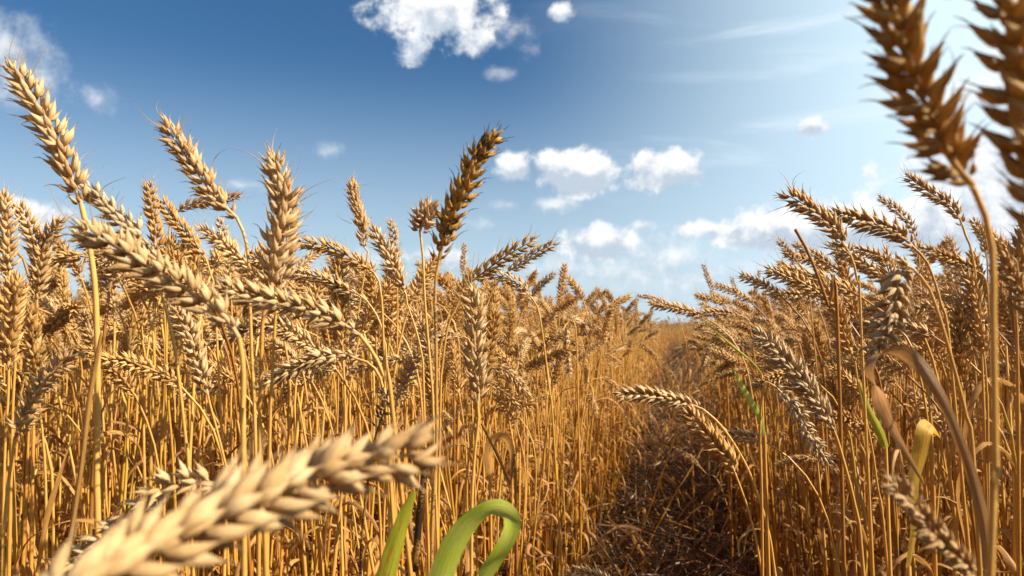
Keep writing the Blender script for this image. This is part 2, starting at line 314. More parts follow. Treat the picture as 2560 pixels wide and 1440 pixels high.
def make_ear(C, roll=0.0, wf=1.0, res=1, seed=0, open_=1.0, view=None, awn=1.0, n_nodes=None, split=False, amber=None, bottom=True):
    """C: centre-line points base -> tip (metres). Returns (geo, [spikelet geos], [awn geos])"""
    rg = np.random.RandomState(seed); L = length(C)
    P = spline(C, 60)
    if view is None: view = np.array([0, 1.0, 0])
    side0 = np.cross(nrm(P[30] - P[0]), view)
    if np.linalg.norm(side0) < .05: side0 = np.array([1.0, 0, 0])
    T, N, B = frames(P, side0)
    cr, sr = math.cos(roll), math.sin(roll); N, B = cr * N + sr * B, -sr * N + cr * B
    k = L / 0.095
    wk = wf * (0.45 + 0.55 * min(k, 1.25)) if k < 1 else wf * min(k, 1.12)
    nn = n_nodes or int(round(22 * (0.35 + 0.65 * min(k, 1.3))))
    g = Geo(); core = g
    # rachis: zigzag flattened axis
    zz = P.copy(); tube(core, zz, np.linspace(0.0013, 0.0006, 60) * wk, 6, 0.3, 0.0, 0.5)
    tx, ty, tz, tb, tf, ts = TPL[res]
    spk = []; awns = []
    for i in range(nn):
        s = (i + 0.3) / (nn - 0.1); fi = s * 59; j = min(int(fi), 58); u = fi - j
        p = P[j] * (1 - u) + P[j + 1] * u; t_, n_, b_ = nrm(T[j]), N[j], B[j]
        sd_ = 1 if i % 2 == 0 else -1
        size = np.interp(s, [0, .06, .16, .35, .7, .9, 1], [.52, .78, .96, 1.04, 1.0, .86, .74]) * (1 + rg.uniform(-.08, .08))
        Ls = 0.0132 * wk * size
        last = i == nn - 1
        q = p + n_ * sd_ * 0.0012 * wk + rg.uniform(-.0007, .0007, 3)
        jit = lambda d_: math.radians(rg.uniform(-d_, d_))
        op = open_ * (1 + rg.uniform(-.15, .3))
        items = [(-36, 14, .80, .98, .0), (36, 14, .80, .98, .0), (-21, 34, 1.0, 1.05, .06), (21, 34, 1.0, 1.05, .06), (0, 20, .98, .95, .20), (rg.uniform(-8, 8), 50, .80, .95, .06)]
        if last: items = [(-25, 10, .9, .9, 0), (25, 10, .9, .9, 0), (0, 2, 1.05, .9, .1), (-8, 24, .9, .9, 0), (8, -24, .9, .9, 0)]
        if i < 2: items = items[:3]
        og = Geo() if split else core
        tw = jit(16); broken = rg.rand() < .02
        for q_i, (fan, out, lf, wf_, lift) in enumerate(items):
            if (rg.rand() < .035 or (broken and rg.rand() < .6)) and not last and not (amber == i): continue
            fa = math.radians(fan) * op + jit(9) + tw * 0.4; ou = math.radians(out) * op + jit(8)
            D_ = nrm(math.cos(ou) * (math.cos(fa) * t_ + math.sin(fa) * b_) + math.sin(ou) * sd_ * n_)
            X = n_ * sd_ * 0.75 + b_ * (1.1 if fan > 8 else -1.1 if fan < -8 else 0.0) * 0.8 + 0.0001
            X = nrm(X - D_ * np.dot(X, D_)); Y = np.cross(D_, X)
            l = Ls * lf * (1 + rg.uniform(-.1, .12)); wd = 0.00210 * wk * size * wf_ * (1 + rg.uniform(-.12, .12)); th = wd * 0.66
            o = q + t_ * Ls * lift + b_ * math.sin(fa) * 0.0034 * wk
            r_ = rg.rand()
            V = o + D_ * (tz * l)[:, None] + X * (tx * th + tb * l * 0.085)[:, None] + Y * (ty * wd)[:, None]
            og.add(V, tf, np.stack([tz, ts, np.full_like(tz, r_)], 1), 1 if (amber is not None and i == amber and q_i in (3, 5)) else 0)
            # beak or awn at the tip
            far = s > 0.84
            la = (rg.uniform(.0008, .0035) if rg.rand() < .55 else rg.uniform(.003, .007)) if q_i in (0, 1, 2, 3, 5) else .001
            long_ = far and rg.rand() < .36 * awn and q_i in (2, 3, 4)
            if rg.rand() < .025 * awn: long_ = True
            if long_: la = rg.uniform(.008, .022)
            la *= min(wk, 1.1)
            tip = V[-1] * 1.0
            tip = o + D_ * l * 0.97 + X * (tb[-1] * l * 0.085)
            bend = nrm(D_ + X * rg.uniform(-.1, .55) + rg.uniform(-.25, .25, 3) * (1.6 if long_ else .5))
            u_ = np.linspace(0, 1, 7 if long_ else 4)[:, None]
            Pa = tip + D_ * la * u_ + (bend - D_) * la * u_ ** 2
            ag = Geo() if (split and long_) else og
            tube(ag, Pa, np.linspace(.00030, .00006, len(Pa)) * min(wk, 1.1), 4, r_, .85, 1.0)
            if split and long_: awns.append(ag)
        if split and og.n: spk.append(og)
    return g, spk, awns

def make_stem(P3, r_top=0.0013, r_low=0.0021, res=1, seed=0, nodes=True, n=None):
    """P3: points ground -> ear base"""
    rg = np.random.RandomState(seed); n = n or (46 if res else 26)
    P = spline(P3, n); s = np.linspace(0, 1, n)
    R = r_low + (r_top - r_low) * s ** 1.5
    if nodes:
        for c in (0.12, 0.30, 0.56): R = R + r_low * 0.18 * ((s > c) & (s < c + .17))
    g = Geo(); tube(g, P, R, 9 if res == 2 else (7 if res else 5), rg.rand(), 0, 1)
    if nodes:
        for c in (0.12, 0.30, 0.56):
            c += rg.uniform(-.03, .03); i = int(c * (n - 1)); q = P[i]; d_ = nrm(P[min(i + 1, n - 1)] - P[i - 1])
            u = np.linspace(-1, 1, 5)
            tube(g, q + d_ * (u * .0032)[:, None], R[i] * 1.12 + r_low * .42 * (1 - u ** 2), 9 if res == 2 else 6, rg.rand(), -1, -1)
    return g, P

def make_leaf(P, width, hint, seed=0, fold=.3, twist=0.0, ripple=.10, taper_in=.25, n=26, prof=None):
    g = Geo(); P = spline(P, n); s = np.linspace(0, 1, n)
    w_ = np.interp(s, [0, taper_in, .55, .8, 1], [.45, 1, .92, .6, .03]) if prof is None else np.interp(s, *prof)
    ribbon(g, P, width * w_, hint, fold, twist, (seed * .37) % 1, 7, ripple, seed)
    return g

C = S.collection
def obj(name, me, parent=None, coll=None):
    o = bpy.data.objects.new(name, me); (coll or C).objects.link(o)
    if parent is not None: o.parent = parent
    return o
def thing(name, label, cat, loc=(0, 0, 0), group=None):
    o = bpy.data.objects.new(name, None); C.objects.link(o); o.empty_display_size = .02
    o.location = loc; o['label'] = label; o['category'] = cat
    if group: o['group'] = group
    return o

# ------------------------------------------------------------------ ground
def terrain():
    g = Geo(); n = 90
    xs = np.sign(np.linspace(-1, 1, n)) * np.abs(np.linspace(-1, 1, n)) ** 3 * 900
    X, Y = np.meshgrid(xs, xs, indexing='ij')
    Z = 0.012 * np.sin(X * 3.1) * np.cos(Y * 2.3) * (np.hypot(X, Y) < 40)
    g.add(np.stack([X, Y, Z], -1).reshape(-1, 3), grid(n, n, False), np.zeros((n * n, 3)))
    o = obj('ground', g.mesh('ground', [M['soil']])); o['kind'] = 'structure'
terrain()

TA = math.radians(12.5); TD = np.array([math.sin(TA), math.cos(TA)]); TL = np.array([math.cos(TA), -math.sin(TA)])
def lat_al(x, y): return x * TL[0] + y * TL[1], x * TD[0] + y * TD[1]

def P3(px, py, d):
    v = cam_dir(px, py) * d
    return np.array([v[0], v[1], v[2] + CAMZ])

# ------------------------------------------------------------------ the wheat stalks nearest the camera, each with its own pose
HEROES = []
def to_ground(pl, prev, seed):
    rg = random.Random(seed); d_ = nrm(pl - prev); sl = 0.0
    if d_[2] < -0.15: sl = np.clip(d_[:2] / -d_[2], -.25, .25)
    z = pl[2]; k = min(z, .30)
    mid = np.array([pl[0] + (sl[0] if np.ndim(sl) else 0) * k * .6, pl[1] + (sl[1] if np.ndim(sl) else 0) * k * .6 + .01, z * .5])
    end = np.array([mid[0] + rg.uniform(-.012, .012), mid[1] + rg.uniform(-.005, .03), 0.0])
    return mid, end
def H(short, label, ear, stem, d=None, f=1.0, L=.095, w=1.0, roll=0, mat='pale', smat='stem', split=False, awns=(), op=1.0,
      sr=1.0, amber=None, awn=1.0, nn=None, group=None, res=2, dz=0.0):
    i = len(HEROES); ear = [tuple(map(float, e)) for e in ear]
    lp = sum(math.dist(ear[k], ear[k + 1]) for k in range(len(ear) - 1))
    if d is None: d = L * abs(f) / (lp / FPX)
    dt = -math.copysign(1, f) * L * math.sqrt(max(0, 1 - f * f))
    n = len(ear); E = np.array([P3(x, y, d + dt * k / (n - 1)) for k, (x, y) in enumerate(ear)])
    Ls = length(E)
    st_ = [P3(x, y, d + dz * (k + 1)) for k, (x, y) in enumerate(stem)]
    if not st_: st_ = [E[0] + np.array([0.003, 0.002, -.05])]
    pts = [E[0]] + st_
    mid, end = to_ground(pts[-1], pts[-2], i)
    pts = pts + [mid, end]; pts = pts[::-1]
    root = thing('wheat_stalk', label, 'wheat', tuple(end), group)
    sc = min(max(Ls / .095, .75), 1.15)
    sg, _ = make_stem(np.array(pts), .00125 * sr * sc, .0021 * sr * sc, 2, i, n=90)
    obj('stem', sg.mesh('stem', [M[smat]], end), root)
    g, sp_, aw = make_ear(E, math.radians(roll), w, res, 100 + i, op, cam_dir(*ear[n // 2]), awn, nn, split, amber)
    mats = [M[mat], M['amber']]
    eo = obj('ear', g.mesh('ear', mats, end), root)
    for q in sp_: obj('spikelet', q.mesh('spikelet', mats, end), eo)
    for q in aw: obj('awn', q.mesh('awn', mats, end), eo)
    for a in awns:
        ag = Geo(); A = np.array([P3(x, y, d + dt) for x, y in a])
        tube(ag, spline(A, 16), np.linspace(.00035, .00008, 16), 5, .4, .8, 1.0)
        obj('awn', ag.mesh('awn', mats, end), eo)
    HEROES.append(dict(short=short, px=ear[n // 2], d=d, root=root, L=Ls, label=label))
    return root

# left side
H('the tall leftmost ear', 'tall chunky wheat ear leaning left at the upper left, bristles against the sky', [(204, 515), (165, 405), (128, 320), (80, 240), (36, 170)],
  [(216, 570), (236, 700), (242, 828), (244, 957), (242, 1214), (245, 1345)], roll=22, w=1.02, sr=1.25, split=True, L=.10,
  awns=[[(30, 170), (24, 130), (38, 82)], [(75, 195), (92, 160), (112, 120)], [(58, 175), (57, 145), (62, 118)]])
H('the grey ear behind it', 'grey weathered wheat ear tilted left, lying right behind the tall leftmost ear', [(392, 640), (345, 585), (295, 540), (212, 468)],
  [(401, 720), (432, 844), (452, 988), (468, 1137), (473, 1214)], d=.50, mat='grey', roll=35, w=.98, awns=[[(250, 480), (268, 462), (315, 442)], [(300, 560), (292, 530), (297, 500)]])
H('the long bristled ear', 'long wheat ear slanting down right, its long awn curling up at the left tip', [(598, 845), (560, 790), (470, 725), (350, 655), (280, 612), (198, 572)],
  [(604, 880), (609, 931), (607, 1060), (609, 1188)], d=.37, roll=-8, w=.90, split=True, op=1.15, L=.11,
  awns=[[(200, 572), (165, 545), (138, 500), (115, 445)], [(262, 590), (255, 545), (266, 480)], [(305, 610), (300, 570), (306, 545)], [(215, 600), (180, 588), (140, 580)]])
H('the slim bent ear', 'wheat ear leaning left with a thin crooked neck, alone against blue sky', [(592, 545), (540, 493), (500, 440), (455, 375), (413, 314)],
  [(612, 590), (621, 650), (625, 760), (630, 905), (640, 1163)], roll=4, w=1.02, split=True, L=.10, d=.50,
  awns=[[(413, 312), (405, 290), (399, 270)], [(440, 320), (447, 300), (450, 285)], [(452, 325), (462, 300), (474, 280)]])
H('the fat upright ear', 'fat upright wheat ear with side awns, right of the slim bent ear', [(678, 748), (680, 690), (688, 625), (702, 565), (706, 500), (692, 440), (682, 396)],
  [(658, 790), (653, 931), (648, 1173)], roll=55, w=1.10, split=True, L=.105, d=.47, awns=[[(682, 392), (678, 370), (674, 356)], [(700, 400), (712, 380), (700, 372)]])
H('the twin ear', 'wheat ear growing half behind the fat upright ear, awns pointing right', [(696, 745), (712, 640), (722, 560), (727, 468)],
  [(689, 787), (680, 960), (673, 1163)], d=.50, roll=20, w=1.0, awns=[[(730, 470), (728, 440), (705, 385)], [(745, 495), (775, 470), (825, 448)], [(748, 505), (772, 490), (795, 480)], [(740, 550), (760, 540), (785, 525)]])
H('the level ear', 'pale wheat ear lying nearly level, tip left, over the stems left of centre', [(900, 838), (840, 800), (775, 775), (700, 752), (625, 738), (548, 716)],
  [(915, 857), (940, 895), (965, 960), (985, 1060)], roll=12, w=.88, split=True, L=.105, d=.45, awns=[[(548, 716), (520, 706), (500, 700)]])
H('the reddish top-lit ear', 'reddish wheat ear with bright broken tip, standing in the middle of left half', [(910, 617), (906, 560), (888, 505), (882, 460)],
  [(920, 625), (910, 690), (897, 775), (885, 875), (872, 960), (862, 1120)], L=.085, roll=80, w=1.25, mat='pale', op=.9, awns=[[(890, 462), (915, 462), (940, 456)], [(885, 460), (876, 450), (868, 438)], [(880, 560), (850, 545), (842, 530)]])
H('the dark spotted ear', 'dark brown wheat ear spotted with black mould, leaning right, near the centre', [(1098, 648), (1107, 605), (1122, 550), (1144, 505), (1163, 465), (1180, 420), (1202, 380), (1240, 350)],
  [(1092, 668), (1087, 750), (1090, 850), (1091, 1000), (1091, 1111), (1084, 1244), (1078, 1440)], roll=60, w=1.0, nn=23, mat='black', smat='stem_spk', split=True, L=.09, d=.47, sr=.85, awn=.3,
  awns=[[(1240, 350), (1247, 335), (1253, 312)], [(1245, 352), (1265, 346), (1286, 341)], [(1186, 375), (1188, 355), (1180, 342)]])
H('the curled ball ear', 'short pale wheat ear bunched into a round ball on a straight stem', [(1050, 580), (1056, 556), (1066, 535), (1080, 520)],
  [(1050, 582), (1057, 640), (1062, 750), (1070, 850), (1077, 940), (1085, 1100)], d=.60, L=.024, w=1.65, roll=70, mat='cream', nn=12, res=1, awn=.4, op=1.5)
H('the upright front ear', 'upright wheat ear in the centre foreground, thick, on a pinkish stem', [(1194, 1013), (1196, 978), (1191, 911), (1186, 840), (1188, 790), (1177, 735)],
  [(1196, 1049), (1187, 1133), (1180, 1244), (1178, 1440)], roll=10, w=1.12, split=True, L=.095, d=.55, awns=[[(1177, 735), (1180, 680), (1187, 630)]])
H('the right-leaning ear', 'golden wheat ear leaning right above the upright front ear', [(1158, 722), (1210, 680), (1270, 637), (1330, 603)],
  [(1145, 760), (1120, 815), (1105, 925), (1100, 1050)], roll=5, w=.92, mat='gold', d=.68, awns=[[(1330, 603), (1340, 595), (1350, 588)]])
H('its lower neighbour', 'pale wheat ear leaning right, behind the golden right-leaning ear', [(1256, 690), (1295, 662), (1335, 635), (1386, 608)],
  [(1225, 740), (1207, 820), (1213, 867), (1244, 942), (1271, 1044), (1289, 1178), (1289, 1400)], d=.85, roll=8, w=.92)
H('the arched ear', 'wheat ear arching left with stem curving down right of it', [(1332, 748), (1300, 715), (1265, 695), (1222, 684)],
  [(1345, 772), (1357, 840), (1372, 965), (1385, 1100)], d=.80, roll=-5, w=.95)
H('the hanging low ear', 'grey-gold wheat ear arching down left in front of the stems', [(892, 897), (860, 887), (800, 893), (740, 918), (690, 945), (650, 962)],
  [(912, 902), (940, 925), (957, 970), (968, 1080)], d=.62, roll=8, w=.88, L=.095)
H('its right-hand neighbour', 'wheat ear lying level just right of the arching low ear', [(1045, 912), (1005, 899), (960, 905), (925, 913), (880, 927)],
  [(1062, 922), (1075, 950), (1080, 1060)], d=.85, roll=8, w=.80)
H('the low left ear', 'pinkish wheat ear leaning left below the long bristled ear', [(519, 985), (512, 960), (494, 906), (478, 844), (442, 777)],
  [(524, 1008), (545, 1086), (571, 1194), (590, 1300)], d=.60, roll=14, w=1.05, L=.08)
H('the bottom-left ear', 'blurred wheat ear leaning right at the lower left edge', [(36, 1098), (57, 1055), (103, 967), (160, 900), (176, 888)],
  [(31, 1137), (20, 1214), (10, 1330), (6, 1440)], d=.50, roll=-25, w=.95, L=.08, op=1.25, sr=1.1)
H('the big blurred ear', 'very close blurred wheat ear crossing the lower left, pointing right', [(40, 1550), (180, 1480), (320, 1410), (470, 1335), (610, 1266), (745, 1210), (890, 1162), (1060, 1130)],
  [(-120, 1600), (-260, 1750)], d=.125, f=-.60, L=.115, w=.93, roll=20, split=True, op=.9, nn=24, dz=.01,
  awns=[[(1080, 1128), (1130, 1112), (1192, 1062)], [(1060, 1150), (1100, 1165), (1150, 1162)], [(1000, 1185), (1050, 1200), (1098, 1205)]])
H('the spiky ear behind it', 'open spiky wheat ear half hidden behind the big blurred ear', [(590, 1215), (500, 1207), (411, 1222), (360, 1262), (288, 1330), (215, 1388), (155, 1440)],
  [(640, 1260), (660, 1340), (665, 1440)], d=.36, roll=25, w=.72, op=1.3, L=.12, mat='pale')
H('the left edge ear', 'big upright wheat ear cut by the left edge', [(25, 700), (20, 640), (14, 560), (12, 487)], [(32, 800), (38, 900), (30, 1100)], d=.75, roll=40, w=1.15)
H('the lower left edge ear', 'wheat ear at the left edge below the sky line, upright', [(22, 920), (20, 850), (30, 780), (38, 705)], [(20, 1000), (10, 1200)], d=.68, roll=60, w=1.3, mat='gold')
H('the second edge ear', 'wheat ear second from the left edge with drooping tip against the sky', [(92, 730), (98, 650), (75, 570), (44, 515)], [(92, 800), (85, 1000)], d=.82, roll=20, w=1.1)
H('the curved edge ear', 'wheat ear hooked over to the right beside the left cloud', [(88, 760), (100, 680), (112, 610), (150, 553)], [(85, 850), (75, 1000)], d=.82, roll=-20, w=1.05)
H('the amber-grained ear', 'small upright wheat ear showing amber grains near its base', [(398, 645), (392, 590), (380, 520), (372, 462)], [(405, 700), (412, 800), (421, 1008), (434, 1188)], d=.80, roll=15, w=1.0, mat='gold', smat='stem_yel', amber=3, awns=[[(372, 465), (366, 450), (356, 440)]])
H('its right neighbour', 'wheat ear leaning left right of the amber-grained ear', [(515, 647), (470, 590), (432, 545), (402, 500)], [(530, 700), (540, 800)], d=.85, roll=10, w=1.0, mat='gold')
H('the brown ear behind', 'brown wheat ear pointing right just behind the slim bent ear', [(437, 532), (480, 510), (545, 500), (598, 489)], [(425, 560), (420, 700)], d=.95, roll=0, w=.85, mat='brown', awn=.5)
H('the thin upright ear', 'slender upright wheat ear between the slim bent and fat upright ears', [(576, 705), (572, 650), (562, 600), (548, 550)], [(580, 800), (585, 1000)], d=1.0, roll=15, w=.9)
H('the upper level ear', 'wheat ear slanting down right with its tip left, above the level ear', [(935, 682), (880, 645), (820, 618), (747, 604)], [(950, 720), (960, 900)], d=.72, roll=5, w=.88, mat='gold')
H('the middle level ear', 'wheat ear lying level under the upper slanting ear, stem curving right', [(900, 738), (840, 712), (780, 688), (718, 680)], [(915, 750), (945, 795), (960, 850), (968, 950)], d=.80, roll=5, w=.92)
H('the broad ear behind', 'broad wheat ear leaning left behind the reddish top-lit ear', [(1015, 737), (995, 690), (970, 640), (936, 575)], [(1018, 760), (1040, 825), (1055, 895), (1060, 1000)], d=.80, roll=30, w=1.15)
H('the small peaked ear', 'small upright wheat ear peeping above the broad ear', [(992, 700), (990, 640), (984, 590), (977, 552)], [(994, 780), (992, 900)], d=1.05, roll=10, w=.85)
H('the tiny tower ear', 'tiny upright wheat ear against the low cloud right of the dark ear', [(1157, 690), (1158, 660), (1161, 610)], [(1156, 760)], d=2.0, roll=10, w=.95, res=1)
H('the mouldy stub', 'ragged black mouldy wheat ear on a knotted blackened stem', [(945, 1070), (958, 1035), (968, 1000), (958, 975)], [(930, 1130), (915, 1244), (905, 1340), (902, 1440)], d=.60, L=.04, roll=30, w=1.0, mat='mould', smat='stem_blk', nn=9, op=1.7)
H('the drooping pair upper', 'wheat ear drooping right behind the upright front ear, upper of two', [(1212, 925), (1250, 922), (1285, 945), (1318, 985)], [(1205, 960), (1208, 1100)], d=.85, roll=20, w=.95)
H('the drooping pair lower', 'open brown wheat ear drooping right, lower of two behind the front ear', [(1228, 965), (1262, 985), (1292, 1010), (1330, 1008)], [(1222, 990), (1225, 1150)], d=.85, L=.075, roll=70, w=1.0, mat='gold', op=1.3)
H('the ear far behind', 'small brown wheat ear lying level right of the drooping pair', [(1385, 985), (1360, 992), (1335, 1002)], [(1395, 990), (1402, 1100)], d=1.6, L=.06, w=.95, res=1, mat='brown')
H('the small nodding ear', 'wheat ear pointing left beside the straight stem, mid left of front ear', [(1160, 842), (1130, 838), (1090, 850), (1040, 882)], [(1172, 850), (1178, 950)], d=1.0, roll=5, w=.95)
H('the lonely far ear', 'small lone wheat ear nodding left over the far end of the track', [(1664, 756), (1626, 743), (1594, 739)], [(1680, 768), (1697, 800), (1713, 850), (1718, 900)], d=2.2, roll=10, w=.9, res=1)
H('the steep middle ear', 'dark upright wheat ear standing up at the left crest of the crop', [(1400, 752), (1404, 710), (1412, 663)], [(1398, 800)], d=1.9, roll=20, w=1.1, res=1, mat='gold')
H('the tilted crest ear', 'wheat ear tilted left on the crop crest left of the track', [(1521, 782), (1508, 750), (1492, 719)], [(1525, 830)], d=2.5, roll=10, w=1.0, res=1, mat='gold')
H('the nearest gap ear', 'small dark upright wheat ear right beside the far end of the track', [(1620, 812), (1625, 790), (1631, 768)], [(1618, 850)], d=3.3, roll=10, w=1.0, res=1, mat='brown')
H('the bent pair left', 'pale wheat ear bending right over the crop wall left of the track', [(1436, 797), (1465, 805), (1505, 830)], [(1422, 815), (1412, 900)], d=1.9, roll=10, w=.95, res=1)
H('the dangling ear', 'wheat ear hanging straight down on the crop wall left of the track', [(1420, 812), (1415, 850), (1420, 900), (1425, 940)], [(1428, 800), (1440, 830), (1445, 1000)], d=1.35, roll=15, w=.8, res=1)
H('the short wall ear', 'short pale upright wheat ear among the stems left of the track', [(1466, 970), (1468, 945), (1464, 913)], [(1466, 1100)], d=2.1, L=.07, roll=15, w=1.1, res=1)
H('the cut bottom ear', 'wheat ear tip poking up at the bottom edge left of the track', [(1560, 1500), (1510, 1450), (1450, 1432), (1410, 1440)], [(1570, 1550)], d=1.0, roll=10, w=1.0, res=1)
# the track and its right edge
H('the track ear', 'pale wheat ear nodding left over the dark track, jagged upper edge', [(1757, 1023), (1713, 1006), (1660, 994), (1601, 985), (1545, 988)],
  [(1796, 1057), (1835, 1110), (1874, 1183), (1912, 1295), (1938, 1440)], roll=14, w=.98, L=.095, split=True, awns=[[(1545, 988), (1525, 995), (1512, 990)]])
H('the second track ear', 'wheat ear with one amber grain leaning left just below the nodding track ear', [(1840, 1190), (1820, 1144), (1786, 1106), (1752, 1067), (1722, 1030)],
  [(1854, 1227), (1876, 1295), (1905, 1440)], roll=5, w=1.35, mat='gold', amber=6, L=.095, d=.80, split=True)
H('the little track ear', 'small wheat ear nodding left low over the straw litter in the track', [(1752, 1169), (1723, 1141), (1694, 1127)], [(1768, 1185), (1790, 1195), (1810, 1240)], d=2.1, roll=10, w=.85, res=1)
H('the drooping path ear', 'wheat ear drooping left over the middle of the track', [(1723, 872), (1700, 885), (1672, 911)], [(1735, 872), (1750, 910), (1760, 1000)], d=2.5, roll=20, w=.9, res=1)
H('the dangling path ear', 'wheat ear hanging down left at the right wall of the track', [(1791, 853), (1770, 880), (1752, 928)], [(1800, 842), (1812, 870), (1820, 1000)], d=1.9, roll=20, w=.95, res=1)
H('the level right ear', 'wheat ear lying level with tip left at the right crest beside the track', [(1849, 787), (1786, 780), (1728, 790)], [(1862, 797), (1880, 850)], d=1.4, roll=10, w=.95, res=1)
H('the first right spire', 'thin wheat ear leaning left at the crop crest just right of the track', [(1786, 738), (1772, 700), (1759, 663)], [(1795, 800)], d=2.0, roll=10, w=.9, res=1)
H('the second right spire', 'short upright wheat ear second from the track at the right crest', [(1842, 745), (1836, 718), (1829, 695)], [(1845, 800)], d=2.2, L=.07, roll=10, w=.9, res=1)
H('the third right spire', 'upright wheat ear third from the track at the right crest', [(1888, 748), (1892, 710), (1899, 678)], [(1886, 800)], d=2.2, roll=10, w=.85, res=1)
H('the big grey slanting ear', 'big greyish wheat ear slanting down right from the crest to the mid stems', [(2085, 1078), (2049, 1018), (2008, 957), (1957, 895), (1893, 832)],
  [(2101, 1126), (2137, 1265), (2157, 1419)], d=.62, L=.115, roll=32, w=.88, mat='grey')
H('the hanging white ear', 'whitish wheat ear hanging down right with open husks, tip lowest', [(1936, 965), (1977, 1005), (2008, 1060), (2034, 1111), (2070, 1155)],
  [(1915, 955), (1905, 990), (1900, 1100), (1905, 1300)], d=.70, roll=75, w=.85, mat='grey', op=1.35)
H('the inner right ear', 'golden wheat ear leaning left in the right crop above a speckled green leaf', [(2137, 902), (2111, 844), (2090, 777), (2060, 715)],
  [(2147, 967), (2178, 1111), (2193, 1214), (2214, 1368)], d=.72, roll=40, w=1.05, mat='gold', L=.09)
H('the curling hooked ear', 'wheat ear curling over and hanging down left, open husks, above the folded leaf', [(2300, 690), (2272, 668), (2246, 700), (2236, 770), (2218, 820), (2186, 878)],
  [(2320, 715), (2352, 803), (2388, 931), (2419, 1060), (2440, 1250)], d=.42, roll=72, w=1.0, mat='pale', op=1.35, L=.095)
H('the foremost sky ear', 'big wheat ear leaning left, leftmost of the right-hand ears against the sky', [(2127, 640), (2100, 595), (2070, 555), (2025, 520), (1968, 487)],
  [(2133, 652), (2145, 715), (2152, 800)], d=.62, roll=18, w=1.05, mat='pale')
H('the broad right ear', 'long broad wheat ear slanting left across the right sky line', [(2302, 636), (2260, 597), (2215, 570), (2150, 550), (2082, 534)],
  [(2322, 665), (2352, 760), (2380, 930)], d=.66, roll=28, w=1.02, mat='pale')
H('the thin right ear', 'thin wheat ear leaning left behind the long broad right ear', [(2292, 600), (2272, 555), (2240, 523), (2198, 494)], [(2300, 700)], d=1.05, roll=10, w=.8)
H('the highest right ear', 'wheat ear leaning left beneath the huge brown ear, highest of the sharp ones', [(2407, 566), (2393, 535), (2370, 507), (2320, 478), (2268, 441)],
  [(2415, 592), (2426, 618), (2440, 700), (2455, 900)], d=.80, roll=14, w=.9, mat='pale', awns=[[(2268, 441), (2262, 425), (2258, 410)], [(2275, 455), (2255, 456), (2238, 455)]])
H('the ear behind brown stem', 'wheat ear upright behind the thick blurred stem at the far right', [(2466, 645), (2455, 590), (2434, 550)], [(2470, 720)], d=.95, roll=15, w=.95)
H('the crest bristle ear', 'wheat ear leaning left by the brown straw at the right crest', [(2002, 668), (1970, 630), (1948, 600)], [(2012, 700), (2030, 800)], d=1.15, roll=10, w=.95, awns=[[(1948, 600), (1930, 590), (1905, 583)]])
H('the ear crossing the straw', 'wheat ear slanting down right crossing the brown straw', [(2105, 685), (2050, 643), (1985, 610)], [(2118, 720), (2125, 800)], d=1.15, roll=5, w=.85)
H('the small crest ear', 'small wheat ear leaning left beneath the foremost right-hand sky ear', [(2132, 718), (2112, 680), (2095, 645)], [(2140, 800)], d=1.5, roll=10, w=.85, res=1)
H('the brown crest ear', 'brownish wheat ear slanting down right under the long broad right ear', [(2238, 668), (2190, 640), (2143, 622)], [(2250, 700)], d=.95, roll=20, w=1.05, mat='gold')
H('the crest row ear', 'wheat ear lying nearly level at the right crest, behind the hooked ear', [(2455, 685), (2385, 650), (2308, 622)], [(2468, 720), (2475, 900)], d=.95, L=.10, roll=20, w=1.0, mat='gold')
H('the level right-hand ear', 'level wheat ear pointing left, right of the hooked hanging ear', [(2404, 785), (2340, 768), (2282, 776)], [(2420, 800), (2440, 950)], d=1.05, roll=20, w=1.05)
H('the bushy right ear', 'bushy upright wheat ear left of the thick blurred stem', [(2460, 890), (2446, 830), (2436, 760), (2418, 690)], [(2466, 960), (2470, 1100)], d=.80, roll=55, w=1.15, mat='gold')
H('the sunlit low ear', 'pinkish wheat ear slanting down right behind the large folded leaf', [(2400, 1100), (2350, 1050), (2310, 1010), (2275, 975)], [(2415, 1140), (2430, 1300)], d=1.0, roll=20, w=1.0)
H('the small low ear', 'small upright golden ear in the lower right stems', [(2134, 1126), (2126, 1070), (2111, 1008)], [(2138, 1200)], d=1.35, roll=15, w=.85, mat='gold', res=1)
H('the blurred bottom-right ear', 'blurred wheat ear slanting down right at the lower right corner', [(2450, 1462), (2419, 1419), (2363, 1358), (2311, 1300), (2275, 1250), (2226, 1212)],
  [(2470, 1500), (2490, 1600)], d=.28, f=.97, L=.10, roll=2, w=.70, mat='pale', op=.9)
H('the huge brown ear', 'huge dark brown blurred ear leaning left at the upper right, on thick bent stem', [(2430, 462), (2392, 418), (2350, 350), (2322, 280), (2290, 210), (2262, 140), (2240, 65), (2222, 0), (2200, -90)],
  [(2446, 492), (2470, 565), (2482, 650), (2482, 760), (2484, 854), (2487, 1060), (2488, 1265), (2476, 1430)], d=.215, f=.96, L=.075, roll=20, w=.98, mat='brown', split=True, nn=21, sr=.95, op=1.05, awn=.3, smat='stem')
H('the right edge giant', 'huge blurred brown ear running down the upper right edge', [(2640, 640), (2610, 500), (2575, 330), (2552, 180), (2535, 50), (2520, -100)],
  [(2650, 800), (2655, 1000), (2650, 1500)], d=.20, f=.98, L=.085, roll=50, w=1.0, mat='brown', split=True, nn=22, op=1.0, awn=.3)
H('the right edge blur', 'blurred wheat ear cut by the right edge below the huge one', [(2600, 840), (2565, 760), (2530, 690), (2498, 640)], [(2610, 950), (2620, 1300)], d=.40, L=.08, roll=20, w=.9, mat='gold')
H('the right edge upright', 'upright brownish ear at the right edge under the giant ear', [(2538, 720), (2545, 660), (2560, 600), (2575, 540)], [(2540, 800), (2545, 1000)], d=.50, L=.075, roll=40, w=1.1, mat='brown')

